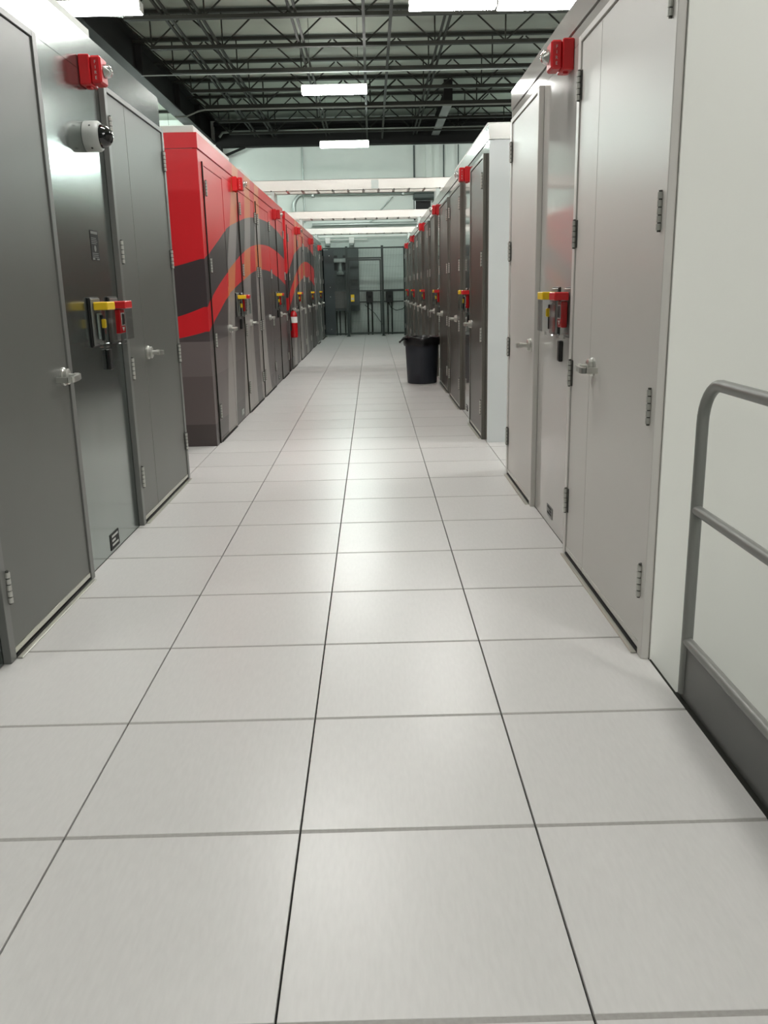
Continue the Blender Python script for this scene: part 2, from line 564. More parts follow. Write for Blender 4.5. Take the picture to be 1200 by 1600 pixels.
def doorway(root, side, a, c, leaves, style):
    """frame a..c, leaves = [(y0, y1, hinge_hi, lever)]"""
    st = STY[style]
    f = MB()
    fo = .011 if style == 'mural' else .031
    sh = .012 if style == 'mural' else 0.0
    if sh:
        obj('frame_seam', sb(MB(), side, a, a + sh - .0005, 0, fo, 0.001, 2.445), 'steel_dark', root)
    sb(f, side, a + sh, a + .05, 0, fo, 0, 2.445, .002)
    sb(f, side, c - .05, c, 0, fo, 0, 2.445, .002)
    sb(f, side, a + .05, c - .05, 0, fo, 2.416, 2.445, .002)
    obj('door_frame', f, st[4], root)
    t = MB()
    obj('threshold_gap_shade', sb(MB(), side, a + .05, c - .05, -.03, fo, .001, .012), 'black', root)  # black strip paints the shade in the gap under the door
    sb(t, side, a + .05, c - .05, fo + .001, fo + (.023 if fo > .02 else .008), .001, .007, .002)
    obj('threshold', t, 'alu' if style in ('galv', 'white', 'dark') else 'steel_dark', root)
    g = sb(MB(), side, a + .03, c - .03, -.034, -.022, 0, 2.43)
    obj('door_gap', g, 'black', root)
    for y0, y1, hh, lv in leaves:
        leaf(root, side, y0, y1, hh, style, lv)

def container(side, y0, L, style, mirror, label, curb=None, low=0.0):
    root = thing('equipment_container', (side * 2.6, y0 + L / 2, 0), label, 'container')
    st = STY[style]
    y1 = y0 + L
    xo = side * 4.0
    # shell: back, ends, top (with the aisle side closed by panels and doors)
    b = MB()
    b.box(side * (XW + .045), xo, y0 + .013, y1 - .013, 0.002, 2.645)
    obj('shell', b, st[0] if style != 'mural' else 'curb', root)
    for q, yy in ((0, y0), (1, y1 - .012)):
        e = MB().box(side * (XW + .001), xo, yy, yy + .012, low if q == 0 else 0.001, 2.525)
        obj('end_panel', e, st[5], root)
    band = MB()
    o_, zb_ = (0.0, 2.5225) if style == 'galv' else (.006, 2.531)
    band.box(side * (XW - o_), side * (XW + .12), y0 + .1, y1 - .1, zb_, 2.652)
    for a, c in ((y0 + .0005, y0 + .1), (y1 - .1, y1 - .0005)):
        band.box(side * (XW - o_), xo, a, c, zb_, 2.652)
    obj('roof_band', band, st[1] if style != 'white' else 'white_gloss', root)
    # aisle face layout, measured from the near end
    s0, s1 = .155, 1.185       # single door
    p0, p1 = 1.185, 2.145      # device panel
    d0, d1 = 2.145, 3.51       # double door
    if mirror:
        s0, s1, p0, p1, d0, d1 = L - s1, L - s0, L - p1, L - p0, L - d1, L - d0
    s0, s1, p0, p1, d0, d1 = [y0 + t for t in (s0, s1, p0, p1, d0, d1)]
    pan = sb(MB(), side, p0 + .0005, p1 - .0005, -.04, 0, .001, 2.45)
    obj('device_panel', pan, st[2], root)
    hd = sb(MB(), side, y0 + .012, y1 - .012, -.04, 0, 2.452, 2.522)
    for a, c in ((s0, s1), (d0, d1)):
        sb(hd, side, a, c, -.04, 0, 2.446, 2.452)
    obj('header_panel', hd, st[2], root)
    for a, c in ((y0 + .0125, min(s0, d0)), (max(s1, d1), y1 - .0125)):
        if c - a > .004:
            obj('corner_panel', sb(MB(), side, a, c, -.04, 0, .001, 2.451), st[2] if style != 'white' else 'white_satin', root)
    if not mirror:
        doorway(root, side, s0, s1, [(s0 + .052, s1 - .052, False, True)], style)
        doorway(root, side, d0, d1, [(d0 + .052, d0 + .40, False, False), (d0 + .40, d1 - .052, True, True)], style)
    else:
        doorway(root, side, s0, s1, [(s0 + .052, s1 - .052, True, True)], style)
        doorway(root, side, d0, d1, [(d1 - .40, d1 - .052, True, False), (d0 + .052, d1 - .40, False, True)], style)
    if curb:
        for a, c in curb:
            k = MB()
            k.box(side * (XW + .02), xo, y0 + a, y0 + c, 2.653, 2.71, .004)
            obj('roof_curb', k, 'curb', root)
    return dict(root=root, p0=p0, p1=p1, side=side)

C_ = []
C_.append(container(-1, .95, 3.56, 'galv', False, 'galvanized steel container with charcoal doors and dome camera, nearest on the left', [(.1, 2.15)]))
C_.append(container(-1, 5.83, 3.555, 'mural', False, 'red mural-wrapped container whose red end face looks at the viewer', [(.02, 1.9), (2.7, 3.5)]))
C_.append(container(-1, 9.392, 3.60, 'mural', True, 'mural-wrapped container just before the gap with the fire extinguisher'))
C_.append(container(-1, 13.40, 3.56, 'mural', False, 'mural-wrapped container just behind the fire extinguisher'))
C_.append(container(-1, 16.965, 3.56, 'mural', True, 'farthest mural-wrapped container on the left, before the plain grey one'))
C_.append(container(-1, 20.53, 3.52, 'grey', False, 'plain dark grey container at the far left end by the fence'))
C_.append(container(1, 1.0, 3.52, 'white', True, 'light grey glossy container beside the guard rail, nearest on the right', low=-.6))
C_.append(container(1, 5.70, 3.66, 'dark', False, 'container with white end face and dark doors, second on the right', [(.3, 3.3)]))
C_.append(container(1, 9.365, 3.60, 'dark', True, 'dark-doored container right behind the black trash bin'))
C_.append(container(1, 13.2, 3.60, 'dark', False, 'fourth container from the front on the right, beyond the trash bin'))
C_.append(container(1, 16.81, 3.60, 'dark', True, 'fifth container from the front on the right, one before the fence'))
C_.append(container(1, 20.42, 3.52, 'dark', False, 'sixth and last container on the right, against the fence'))
PLACE = ['on the near galvanized container left', 'on the first red mural container', 'on the mural container before the extinguisher',
         'on the mural container behind the extinguisher', 'on the farthest mural container', 'on the plain grey container far left',
         'on the light grey container by the guard rail', 'on the white-ended container at right', 'on the container behind the trash bin',
         'on the fourth container at right', 'on the fifth container at right', 'on the last right container by the fence']

# ------------------------------------------------------------------ devices on the containers
def strobe(side, yc, zc, where, near_d):
    t = thing('fire_alarm_strobe', (wx(side, .0), yc, zc - .07), 'red FIRE alarm strobe high ' + where, 'fire alarm', 'red alarm strobes along the aisle')
    b = sb(MB(), side, yc - .062, yc + .062, .001, .057, zc - .070, zc + .070, .005)
    obj('back_box', b, 'red', t)
    b = MB()
    sb(b, side, yc - .022, yc + .022, .02, .045, zc - .079, zc + .079, .004)
    obj('mounting_tab', b, 'red', t)
    p = sb(MB(), side, yc - .058, yc + .058, .0575, .112, zc - .064, zc + .064, .009)
    obj('front_plate', p, 'red', t)
    mb = MB()
    o = (wx(side, .112), yc + .004, zc)
    mb.lathe(o, (-side, 0, 0), [(.034, 0), (.034, .010), (.030, .024), (.02, .036), (.006, .041)], 18)
    obj('lens', mb, 'lens', t)
    mb = MB()
    mb.lathe((wx(side, .1125), yc + .004, zc), (-side, 0, 0), [(.027, 0), (.02, .008), (.006, .026)], 12)
    obj('reflector', mb, 'chrome', t)
    if near_d:
        mt = Matrix(((1, 0, 0, wx(side, .085)), (0, 0, -1, yc - .0582), (0, 1, 0, zc - .004), (0, 0, 0, 1)))
        letters('lettering', 'F\nI\nR\nE', .021, mt, 'print', t, .0005, line=1.15)
    return t

def shell_box(side, y0, y1, o0, o1, z0, z1, th):
    mb = MB()
    sb(mb, side, y0, y1, o1 - th, o1, z0, z1)
    sb(mb, side, y0, y0 + th, o0, o1 - th, z0, z1)
    sb(mb, side, y1 - th, y1, o0, o1 - th, z0, z1)
    sb(mb, side, y0 + th, y1 - th, o0, o1 - th, z0, z0 + th)
    return mb

def pull(side, yc, colr, where):
    z0 = 1.095
    lab = ('yellow-topped clear switch cover ' if colr == 'yellow' else 'red-topped clear pull-station cover ') + where
    t = thing('alarm_pull_cover', (wx(side, 0), yc, z0), lab, 'alarm switch', 'covered alarm switches along the aisle')
    obj('gasket', sb(MB(), side, yc - .085, yc + .085, .001, .010, z0, z0 + .25, .002), 'black', t)
    obj('mount_frame', sb(MB(), side, yc - .074, yc + .074, .0105, .018, z0 + .008, z0 + .244, .003), 'frame_grey', t)
    c = shell_box(side, yc - .066, yc + .066, .0245, .094, z0 + .022, z0 + .186, .003)
    cv = obj('clear_cover', c, 'clear', t)
    h = sb(MB(), side, yc - .067, yc + .067, .0245, .097, z0 + .186, z0 + .226, .004)
    obj('hood', h, colr, cv, colr + ' hood of the cover')
    tb = sb(MB(), side, yc - .03, yc + .03, .026, .062, z0 - .004, z0 + .020, .003)
    obj('pull_tab', tb, 'clear', cv)
    if colr == 'yellow':
        s = sb(MB(), side, yc - .034, yc + .034, .025, .034, z0 + .04, z0 + .17, .003)
        obj('switch_plate', s, 'ductsteel', t)
        s = sb(MB(), side, yc - .006, yc + .006, .034, .05, z0 + .03, z0 + .16, .002)
        obj('switch_stem', s, 'black', t)
        s = sb(MB(), side, yc - .010, yc + .010, .04, .062, z0 + .095, z0 + .14, .004)
        obj('switch_knob', s, 'yellow', t, 'yellow switch knob')
    else:
        s = sb(MB(), side, yc - .044, yc + .044, .025, .056, z0 + .052, z0 + .182, .004)
        bd = obj('pull_station', s, 'red_dark', t, 'red pull station')
        s = sb(MB(), side, yc - .024, yc + .024, .056, .060, z0 + .10, z0 + .158, .002)
        obj('window', s, 'black', bd)
        s = MB()
        for a, c_, d0, d1 in ((-.028, .028, .159, .163), (-.028, .028, .094, .098), (-.028, -.024, .098, .159), (.024, .028, .098, .159)):
            sb(s, side, yc + a, yc + c_, .056, .0585, z0 + d0, z0 + d1)
        n = len(s.v)
        pts = [(yc - .018, z0 + .086), (yc + .018, z0 + .086), (yc, z0 + .064)]
        for o_ in (.0562, .0585):
            for y, z in pts: s.v.append((wx(side, o_), y, z))
        for q in ((0, 1, 2), (5, 4, 3), (0, 3, 4, 1), (1, 4, 5, 2), (2, 5, 3, 0)): s.face([n + i for i in q])
        obj('print_mark', s, 'print', bd)
    return t

for i, cc in enumerate(C_):
    side, p0, p1 = cc['side'], cc['p0'], cc['p1']
    Wd = p1 - p0
    yr = p0 + .66 * Wd / .96 if side < 0 else p1 - .66 * Wd / .96
    near = i in (0, 1, 6, 7)
    if side < 0:
        ys, ya, yb = yr + .05, yr - .17, yr + .16
    else:
        ys, ya, yb = yr - .02, yr + .15, yr - .17
    strobe(side, ys, 2.448 if side < 0 else 2.43, PLACE[i], near)
    pull(side, ya, 'yellow', PLACE[i])
    pull(side, yb, 'red_dark' if False else 'red', PLACE[i])
    r = sb(MB(), side, yr - .024, yr + .024, .001, .022, .962, 1.072, .004)
    obj('card_reader', r, 'black', None, 'slim black card reader ' + PLACE[i], 'card reader', 'black card readers along the aisle')
    # data plate at the foot of the panel
    ypl = p0 + .46 if side < 0 else p0 + .50
    if i in (0, 1, 6, 7, 2):
        t = thing('data_plate', (wx(side, 0), ypl, .02), 'small dark data plate at floor level ' + PLACE[i], 'plate', 'data plates at the foot of the panels')
        zb, zt = (.018, .105) if i == 0 else (.055, .118)
        mt = 'placard' if i != 1 else 'ductsteel'
        obj('plate', sb(MB(), side, ypl - .078, ypl + .078, .0005, .003, zb, zt), mt if i != 6 else 'kick', t)
        s = MB()
        for k in range(3):
            zz = zb + (zt - zb) * (.2 + .27 * k)
            sb(s, side, ypl - .05, ypl + (.06 if k != 1 else .01), .003, .0036, zz, zz + .012)
        obj('print_line', s, 'print' if i != 6 else 'placard', t)

# warning placard and dome camera on the near left container
t = thing('placard', (wx(-1, 0), 2.765, 1.53), 'black printed notice sticker above the alarm covers on near left container', 'sign')
obj('plate', sb(MB(), -1, 2.70, 2.83, .0005, .002, 1.53, 1.68), 'placard', t)
s = MB()
sb(s, -1, 2.71, 2.82, .002, .0026, 1.662, 1.675)
for k in range(4):
    sb(s, -1, 2.712, 2.79 + .008 * (k % 3), .002, .0026, 1.640 - k * .009, 1.643 - k * .009)
s.lathe((wx(-1, .002), 2.765, 1.59), (1, 0, 0), [(.016, 0), (.016, .0006)], 16)
for k in range(3):
    sb(s, -1, 2.712, 2.81, .002, .0026, 1.564 - k * .009, 1.567 - k * .009)
sb(s, -1, 2.71, 2.745, .002, .0026, 1.533, 1.543)
sb(s, -1, 2.78, 2.82, .002, .0026, 1.533, 1.541)
obj('print_line', s, 'print_grey', t)

t = thing('dome_camera', (wx(-1, 0), 2.80, 2.07), 'grey security camera with smoked dome on the near left container', 'camera')
cy, cz = 2.80, 2.137
obj('base', MB().lathe((wx(-1, .001), cy, cz), (1, 0, 0), [(.072, 0), (.074, .004), (.074, .05), (.0735, .068), (.066, .078)], 32), 'camgrey', t)
obj('dome', MB().lathe((wx(-1, .078), cy, cz), (1, 0, 0), [(.057, -.002), (.057, .006), (.052, .026), (.042, .042), (.027, .054), (.01, .06)], 28), 'smoke', t)
s = MB()
for a in (0.9, 2.5, 4.1, 5.5):
    s.lathe((wx(-1, .04), cy + .0735 * cos(a), cz + .0735 * sin(a)), (0, cos(a), sin(a)), [(.006, 0), (.005, .002)], 10)
obj('screw', s, 'bolt', t)

# ------------------------------------------------------------------ fire extinguisher in the left gap
ex, ey, ez = -1.115, 13.06, .58
t = thing('fire_extinguisher', (ex, ey, ez), 'red fire extinguisher with white label hanging between mural containers', 'extinguisher')
obj('cylinder', MB().lathe((ex, ey, ez), (0, 0, 1), [(.052, 0), (.06, .008), (.062, .02), (.062, .36), (.056, .40), (.036, .43), (.02, .445)], 24), 'red_dark', t)
obj('label', MB().lathe((ex, ey, ez + .245), (0, 0, 1), [(.0628, 0), (.0628, .10)], 24, False), 'white', t)
v = MB().lathe((ex, ey, ez + .44), (0, 0, 1), [(.018, 0), (.018, .03), (.012, .05)], 12)
v.bar((ex - .02, ey - .01, ez + .485), (ex + .085, ey - .02, ez + .51), .02, .008)
v.bar((ex - .02, ey - .01, ez + .465), (ex + .075, ey - .02, ez + .46), .02, .008)
obj('valve', v, 'chrome', t)
obj('hose', MB().tube([(ex, ey - .02, ez + .455), (ex - .04, ey - .06, ez + .44), (ex - .055, ey - .065, ez + .38), (ex - .045, ey - .062, ez + .25), (ex - .045, ey - .062, ez + .12)], [.009, .009, .009, .009, .014], 8), 'black', t)
obj('bracket', MB().box(-1.187, -1.10, ey - .012, ey + .012, ez + .39, ez + .405).box(-1.190, -1.184, ey - .02, ey + .02, ez + .3, ez + .46), 'bolt', t)

# ------------------------------------------------------------------ trash bin
bx, by = .93, 10.86
t = thing('trash_bin', (bx, by, 0), 'black round plastic trash bin with a bag over its rim, by the right containers', 'trash bin')
obj('body', MB().lathe((bx, by, 0.001), (0, 0, 1), [(.195, 0), (.212, .006), (.216, .02), (.243, .56), (.25, .565), (.252, .6), (.252, .64), (.246, .642), (.20, .02), (.0, .02)], 36), 'bin', t)
bag = MB()
n = 60
prof = [(.256, .555), (.262, .58), (.263, .63), (.259, .665), (.249, .672), (.238, .655), (.225, .56), (.21, .42), (.1, .36), (.001, .35)]
rng = [[random.random() for _ in range(n)] for _ in prof]
for i, (r, z) in enumerate(prof):
    for k in range(n):
        a = 2 * pi * k / n
        wv = sin(5 * a + 1) * .5 + sin(11 * a) * .35 + sin(17 * a + 2) * .25
        dr = .005 * wv + .006 * rng[i][k]
        if i < 2: dr += .010 * (sin(7 * a) * .5 + .3)
        dz = (.030 * (wv * .5 + .2 * rng[i][k] - .3) if i < 1 else .007 * wv)
        bag.v.append((bx + (r + dr) * cos(a), by + (r + dr) * sin(a), z + dz))
for i in range(len(prof) - 1):
    for k in range(n):
        k2 = (k + 1) % n
        bag.face((i * n + k, i * n + k2, (i + 1) * n + k2, (i + 1) * n + k), True)
bag.tube([(bx - .22, by - .12, .645), (bx - .27, by - .16, .655), (bx - .31, by - .18, .62), (bx - .335, by - .19, .60)], [.03, .022, .012, .016], 8)
obj('bag', bag, 'bag', t, 'black plastic bag')

# ------------------------------------------------------------------ guard rail at the platform edge
rx = XW + .016
t = thing('guard_rail', (rx, -.4, 0), 'grey tubular guard rail with toe board along the platform edge at right', 'railing')
R_ = .0185
bend = [(rx, .69, .02), (rx, .69, .30), (rx, .69, .66), (rx, .69, .93)]
for k in range(1, 9):
    a = k / 8 * pi / 2
    bend.append((rx, .69 - .13 * (1 - cos(a)), .93 + .13 * sin(a)))
bend += [(rx, .2, 1.06), (rx, -1.6, 1.06), (rx, -3.4, 1.06)]
obj('top_rail', MB().tube(bend, R_, 18), 'rail', t)
obj('mid_rail', MB().tube([(rx, .69, .655), (rx, -3.4, .655)], R_ * .92, 16), 'rail', t)
obj('post', MB().tube([(rx, -1.35, .0), (rx, -1.35, 1.06)], R_, 16), 'rail', t)
obj('toe_rail', MB().tube([(rx, .70, .207), (rx, -3.4, .207)], .0165, 14), 'rail', t)
obj('toe_board', MB().box(rx - .006, rx + .004, -3.4, .728, .004, .20, .001), 'kick', t)
obj('set_screw', MB().lathe((rx, .706, .88), (0, 1, 0), [(.004, 0), (.004, .012)], 8), 'bolt', t)
obj('trim_2', MB().box(XW - .004, XW + .024, -6, .728, -.30, .003, .001), 'steel_dark', kind='structure', label='dark metal edge strip of the raised floor under the guard rail')

obj('trim_5', MB().box(XW - .003, XW + .004, .7285, .998, -.30, .002), 'steel_dark', kind='structure', label='short bare end of the raised floor edge beyond the guard rail')

# ------------------------------------------------------------------ roof steel
JY = [11.55, 13.31, 15.06, 16.82, 18.55, 20.30, 22.05, 23.8]
JL = ['eighth', 'seventh', 'sixth', 'fifth', 'fourth', 'third', 'second', 'first']
ZB, ZT = 5.58, 6.13
def web_mesh(dx, r):
    def f():
        return MB().tube([(-dx / 2, 0, ZB + .02), (dx / 2, 0, ZT - .02)], r, 6)
    return f
for j, y in enumerate(JY):
    heavy = (j == 5)
    c = .09 if heavy else .060
    t = thing('roof_joist', (1.5, y, ZB), ('heavy ' if heavy else '') + 'dark steel roof joist with zigzag webs, %s from the back wall' % JL[j], 'joist', 'roof joists across the hall')
    obj('top_chord', MB().box(-9, 8, y - c * .9, y + c * .9, ZT, ZT + .055), 'steel_dark', t)
    obj('bottom_chord', MB().box(-3.6, 8, y - c * .8, y + c * .8, ZB - c * .5, ZB + c * .5), 'steel_dark', t)
    r = .019 if heavy else .0145
    ax = -1.70 if j != 5 else -1.6
    for k in range(-2, 8):
        xa = ax + 1.26 * k
        for sg in (-1, 1):
            if xa - .3 < -4.2 + .1 and sg < 0: continue
            dx = .60
            xm = xa + sg * .325
            shared('web', ('web', sg, r), web_mesh(-sg * dx, r), 'steel_dark', (xm, y, 0), t)
        xb = xa + .63
        if (xb < -2 or xb > 1.4) or (k + j) % 3 == 0:
            shared('web', ('vert', r), lambda: MB().tube([(0, 0, ZB + .02), (0, 0, ZT)], r * .9, 6), 'steel_dark', (xb, y, 0), t)
    obj('end_web', MB().bar((-4.15, y, ZT - .01), (-3.5, y, ZB), .03, .022), 'steel_dark', t)

t = thing('roof_girder', (-4.36, 14, 5.5), 'deep black steel girder running along the hall at upper left', 'girder')
g = MB().box(-4.37, -4.35, 6, YW, 5.55, 6.16)
obj('web_plate', g, 'girder', t)
obj('top_flange', MB().box(-4.5, -4.2, 6, YW, 6.16, 6.19), 'girder', t)
obj('bottom_flange', MB().box(-4.5, -4.2, 6, YW, 5.52, 5.55), 'girder', t)
for y in (13.4, 16.9, 20.4, 22.9):
    obj('stiffener', MB().box(-4.35, -4.22, y, y + .02, 5.55, 6.16), 'girder', t)
t = thing('roof_girder', (2.15, 22.8, 5.55), 'short black girder at upper right hanging behind the heavy joist', 'girder')
obj('web_plate', MB().box(2.04, 2.25, 20.42, 20.44, 5.62, 6.12), 'girder', t)
obj('bottom_flange', MB().box(2.04, 2.25, 20.44, YW - .5, 5.58, 5.61), 'frame_grey', t)
obj('beam_web', MB().box(2.14, 2.16, 20.44, YW - .5, 5.61, 6.12), 'girder', t)
t = thing('wall_girder', (0, 24.9, 5.4), 'black girder along the top of the back wall', 'girder')
obj('web_plate', MB().box(-4.2, 8, 24.98, 25.0, 5.43, 6.1), 'girder', t)
obj('bottom_flange', MB().box(-4.2, 8, 24.85, 25.14, 5.40, 5.43), 'girder', t)
obj('top_flange', MB().box(-4.2, 8, 24.85, 25.14, 5.95, 6.05), 'girder', t)
t = thing('corner_column', (-4.1, 25.0, -.6), 'black steel column at the back wall behind the red container', 'column')
obj('shaft', MB().box(-4.28, -4.02, 24.9, 25.15, -.6, 5.40), 'girder', t)
obj('knee_brace', MB().bar((-4.0, 25.0, 5.16), (-3.35, 25.0, 5.40), .08, .06), 'girder', t)
BR = [(-2.95, 2), (-2.45, 2), (-.93, 2), (.19, 1), (.62, 1), (1.56, 2)]
BRN = ['leftmost pair of', 'second pair from left of', 'third pair from left of', 'single thin left of centre', 'single right of centre', 'rightmost pair of']
for (x, nb), nm in zip(BR, BRN):
    lab = ('%s long bridging rods running along under the roof joists' % nm) if nb == 2 else ('%s bridging bar running along under the roof joists' % nm)
    t = thing('bridging_rod', (x, 17, ZB), lab, 'brace')
    if nb == 2:
        for dx, z in ((-.045, ZB + .05), (.045, ZB + .05)):
            obj('rod', MB().bar((x + dx, 11.0, z), (x + dx, 24.8, z), .04, .035), 'steel_dark', t)
    else:
        obj('rod', MB().bar((x, 11.0, ZB - .04), (x, 24.8, ZB - .04), .05, .045), 'steel_dark', t)
for q, (a, c) in enumerate((((-4.15, 12.2, 5.56), (-3.3, 12.9, 5.62)), ((-4.15, 12.85, 5.55), (-3.45, 13.3, 5.62)))):
    obj('knee_brace', MB().bar(a, c, .07, .06), 'frame_grey', None, ('diagonal grey brace from left girder to joist, %s of two' % ('nearer', 'farther')[q]), 'brace')
# conduits under the roof
def pipe(name, pts, r, label, mt='conduit', cat='pipe', n=10):
    return obj(name, MB().tube(pts, r, n), mt, None, label, cat)
pipe('ceiling_conduit', [(-4.2, 16.7, 5.50), (-3.2, 16.7, 5.50), (6, 16.7, 5.50)], .012, 'thin pale conduit across the hall above the middle lamp')
pipe('ceiling_conduit', [(-4.3, 20.1, 5.36), (-4.05, 20.1, 5.36), (-3.75, 20.1, 5.47), (-3.6, 20.1, 5.50), (6, 20.1, 5.50)], .02, 'thin conduit with an offset bend under the heavy joist', 'conduit_dull')
pipe('sprinkler_pipe', [(-4.0, 24.5, 5.60), (-3.9, 24.5, 5.72), (-3.7, 24.5, 5.74), (6, 24.5, 5.74)], .035, 'sprinkler pipe running along the black back wall girder', 'conduit_dull')
pipe('ceiling_conduit', [(-2, 23.0, 5.50), (6, 23.0, 5.50)], .014, 'thin pale conduit above the farthest lamp', 'conduit_dull')

# ------------------------------------------------------------------ lamps
LM = [  # x, y, z, warm?, label
    (-3.42, 11.13, 5.10, 1, 'long fluorescent lamp at upper left over the galvanized container'),
    (1.44, 11.51, 5.19, 1, 'left of the two end-to-end fluorescent lamps at the top'),
    (2.685, 11.50, 5.17, 1, 'right of the two end-to-end fluorescent lamps at the top'),
    (-.39, 15.71, 4.97, 1, 'long fluorescent lamp hanging mid aisle in the centre'),
    (-.38, 21.36, 4.87, 2, 'smallest fluorescent lamp, farthest down the aisle'),
    (5.5, 23.4, 5.0, 0, 'lamp'), (-5.6, 20.0, 5.1, 0, 'lamp'), (5.6, 17.5, 5.1, 1, 'lamp'),
    (-.4, 6.6, 5.1, 1, 'lamp'), (-5.5, 5.5, 5.1, 1, 'lamp'), (3.4, 5.2, 5.15, 1, 'lamp'),
    (3.6, -2.6, 5.1, 1, 'lamp'), (-4.0, -2.6, 5.1, 1, 'lamp'),
    (-.4, 2.7, 5.1, 1, 'lamp'), (6.9, -11.9, 5.1, 1, 'lamp'), (-5.0, -10.0, 5.1, 1, 'lamp'), (-5.6, 23.3, 5.1, 0, 'lamp'),  # last one is unseen, added to brighten the back wall
    (2.7, -4.2, 5.1, 1, 'lamp'), (5.6, -6.6, 5.1, 1, 'lamp'),  # unseen pair added to brighten the white end panel at near right
]
EXT = {5: 'beyond the right containers at the far end', 6: 'beyond the left containers, far', 7: 'beyond the right containers, middle',
       8: 'over the aisle between the near containers', 9: 'above the near left container', 10: 'above the near right container',
       11: 'over the lower floor right of the guard rail', 12: 'over the floor at left of the viewer',
       13: 'over the aisle just ahead of the viewer', 14: 'far behind the viewer on the right', 15: 'far behind the viewer on the left',
       16: 'added unseen beyond the left containers to brighten the back wall', 17: 'added behind the viewer to brighten the near right end panel', 18: 'added behind the viewer, far right, to brighten that end panel'}
for i, (x, y, z, wm, lab) in enumerate(LM):
    if lab == 'lamp': lab = 'suspended fluorescent lamp ' + EXT[i]
    t = thing('fluorescent_lamp', (x, y, z), lab, 'lamp', 'suspended fluorescent lamps')
    h = MB()
    h.box(x - .60, x + .60, y - .105, y + .105, z + .045, z + .085, .006)
    for sx in (-1, 1):
        h.box(x + sx * .600, x + sx * .612, y - .11, y + .11, z - .055, z + .08, .003)
    obj('housing', h, 'lampbody', t)
    l = MB()
    pr = [(-.12, .044), (-.13, .0), (-.125, -.035), (-.09, -.062), (.09, -.062), (.125, -.035), (.13, .0), (.12, .044)]
    nn = len(l.v)
    for xe in (-.598, .598):
        for py, pz in pr: l.v.append((x + xe, y + py, z + pz))
    k = len(pr)
    for q in range(k):
        q2 = (q + 1) % k
        l.face((nn + q, nn + q2, nn + k + q2, nn + k + q))
    l.face(tuple(nn + q for q in range(k))[::-1]); l.face(tuple(nn + k + q for q in range(k)))
    obj('lens', l, ('lens_cool', 'lens_warm', 'lens_mid')[wm], t)
    rd = MB()
    for sx in (-.45, .45):
        rd.tube([(x + sx, y, z + .085), (x + sx, y, 6.21)], .004, 6)
    obj('hanger', rd, 'steel_dark', t)

# ------------------------------------------------------------------ cable trays over the aisle
TR = [(12.1, 'nearest'), (17.6, 'middle'), (22.9, 'farthest')]
for y, nm in TR:
    t = thing('cable_tray', (0, y, 2.82), '%s of the three pale metal cable trays bridging the aisle' % nm, 'cable tray', 'cable trays over the aisle')
    for q, yy in enumerate((y, y + .45)):
        r = MB()
        r.box(-3.6, 3.6, yy - .003, yy + .003, 2.825, 2.985)
        r.box(-3.6, 3.6, yy - .003, yy + .03, 2.825, 2.831)
        r.box(-3.6, 3.6, yy - .003, yy + .03, 2.979, 2.985)
        obj('side_rail', r, 'tray', t)
    k = 0
    xx = -3.4
    while xx < 3.5:
        shared('rung', 'rung', lambda: MB().box(-.018, .018, 0.005, .445, 2.832, 2.852), 'tray', (xx, y, 0), t)
        shared('bolt', 'tbolt', lambda: MB().box(-.008, .008, -.013, -.003, 2.822, 2.838), 'bolt', (xx, y, 0), t)
        xx += .235
    if nm == 'nearest':
        obj('splice_plate', MB().box(.25, .36, y - .009, y - .004, 2.84, 2.965), 'yellow' if False else 'conduit', t)
    ps = MB()
    for sx in (-1, 1):
        for yy in (y + .02, y + .42):
            ps.box(sx * 1.27 - .03, sx * 1.27 + .03, yy - .02, yy + .02, 2.6535, 2.824)
            ps.box(sx * 3.2 - .03, sx * 3.2 + .03, yy - .02, yy + .02, 2.6535, 2.824)
    obj('strut', ps, 'conduit', t)

# ------------------------------------------------------------------ far end: fence, gate, wall equipment
FY = 24.125
t = thing('mesh_fence', (0, FY, 0), 'dark green wire mesh partition fence closing the end of the aisle', 'fence')
for x, hh in ((-.49, 2.55), (.54, 2.56), (1.19, 2.52), (-1.19, 2.52)):
    obj('post', MB().box(x - .035, x + .035, FY - .035, FY + .035, .001, hh).box(x - .06, x + .06, FY - .05, FY + .05, .001, .012), 'fence', t)
fr = MB()
fr.box(-1.2, 1.2, FY - .02, FY + .02, 2.48, 2.52)
for a, c in ((-1.2, -.49), (.54, 1.2)):
    fr.box(a, c, FY - .02, FY + .02, .06, .10)
fr.box(.57, 1.2, FY - .02, FY + .02, 1.27, 1.33)
fr.box(-.49, .54, FY - .02, FY + .02, 2.20, 2.24)
obj('frame_rail', fr, 'fence', t)
obj('sheet_panel', MB().box(-1.19, -.86, FY - .035, FY - .02, .08, 2.46), 'fence_sheet', t)
def wires(a, c, z0, z1, y):
    mb = MB()
    x = a
    while x < c:
        mb.box(x - .002, x + .002, y - .002, y + .002, z0, z1); x += .024
    z = z0
    while z < z1:
        mb.box(a, c, y - .0014, y + .0014, z - .0014, z + .0014); z += .32
    return mb
mbw = wires(-.86, -.52, .10, 2.48, FY)
for q in (wires(.575, 1.155, .10, 1.27, FY), wires(.575, 1.155, 1.33, 2.48, FY), wires(-.455, .505, 2.24, 2.48, FY)):
    n0 = len(mbw.v); mbw.v += q.v
    for f_ in q.f: mbw.face([n0 + i for i in f_])
obj('wire_mesh', mbw, 'fence', t, kind='stuff')
dots = MB()
for z in (.22, 1.15, 1.42, 2.30):
    dots.lathe((-.99, FY - .036, z), (0, -1, 0), [(.014, 0), (.01, .008)], 8)
obj('bolt_head', dots, 'conduit', t)
t = thing('mesh_gate', (.02, FY, .07), 'wire mesh gate with dark frame and yellow exit box in the fence', 'gate')
gf = MB()
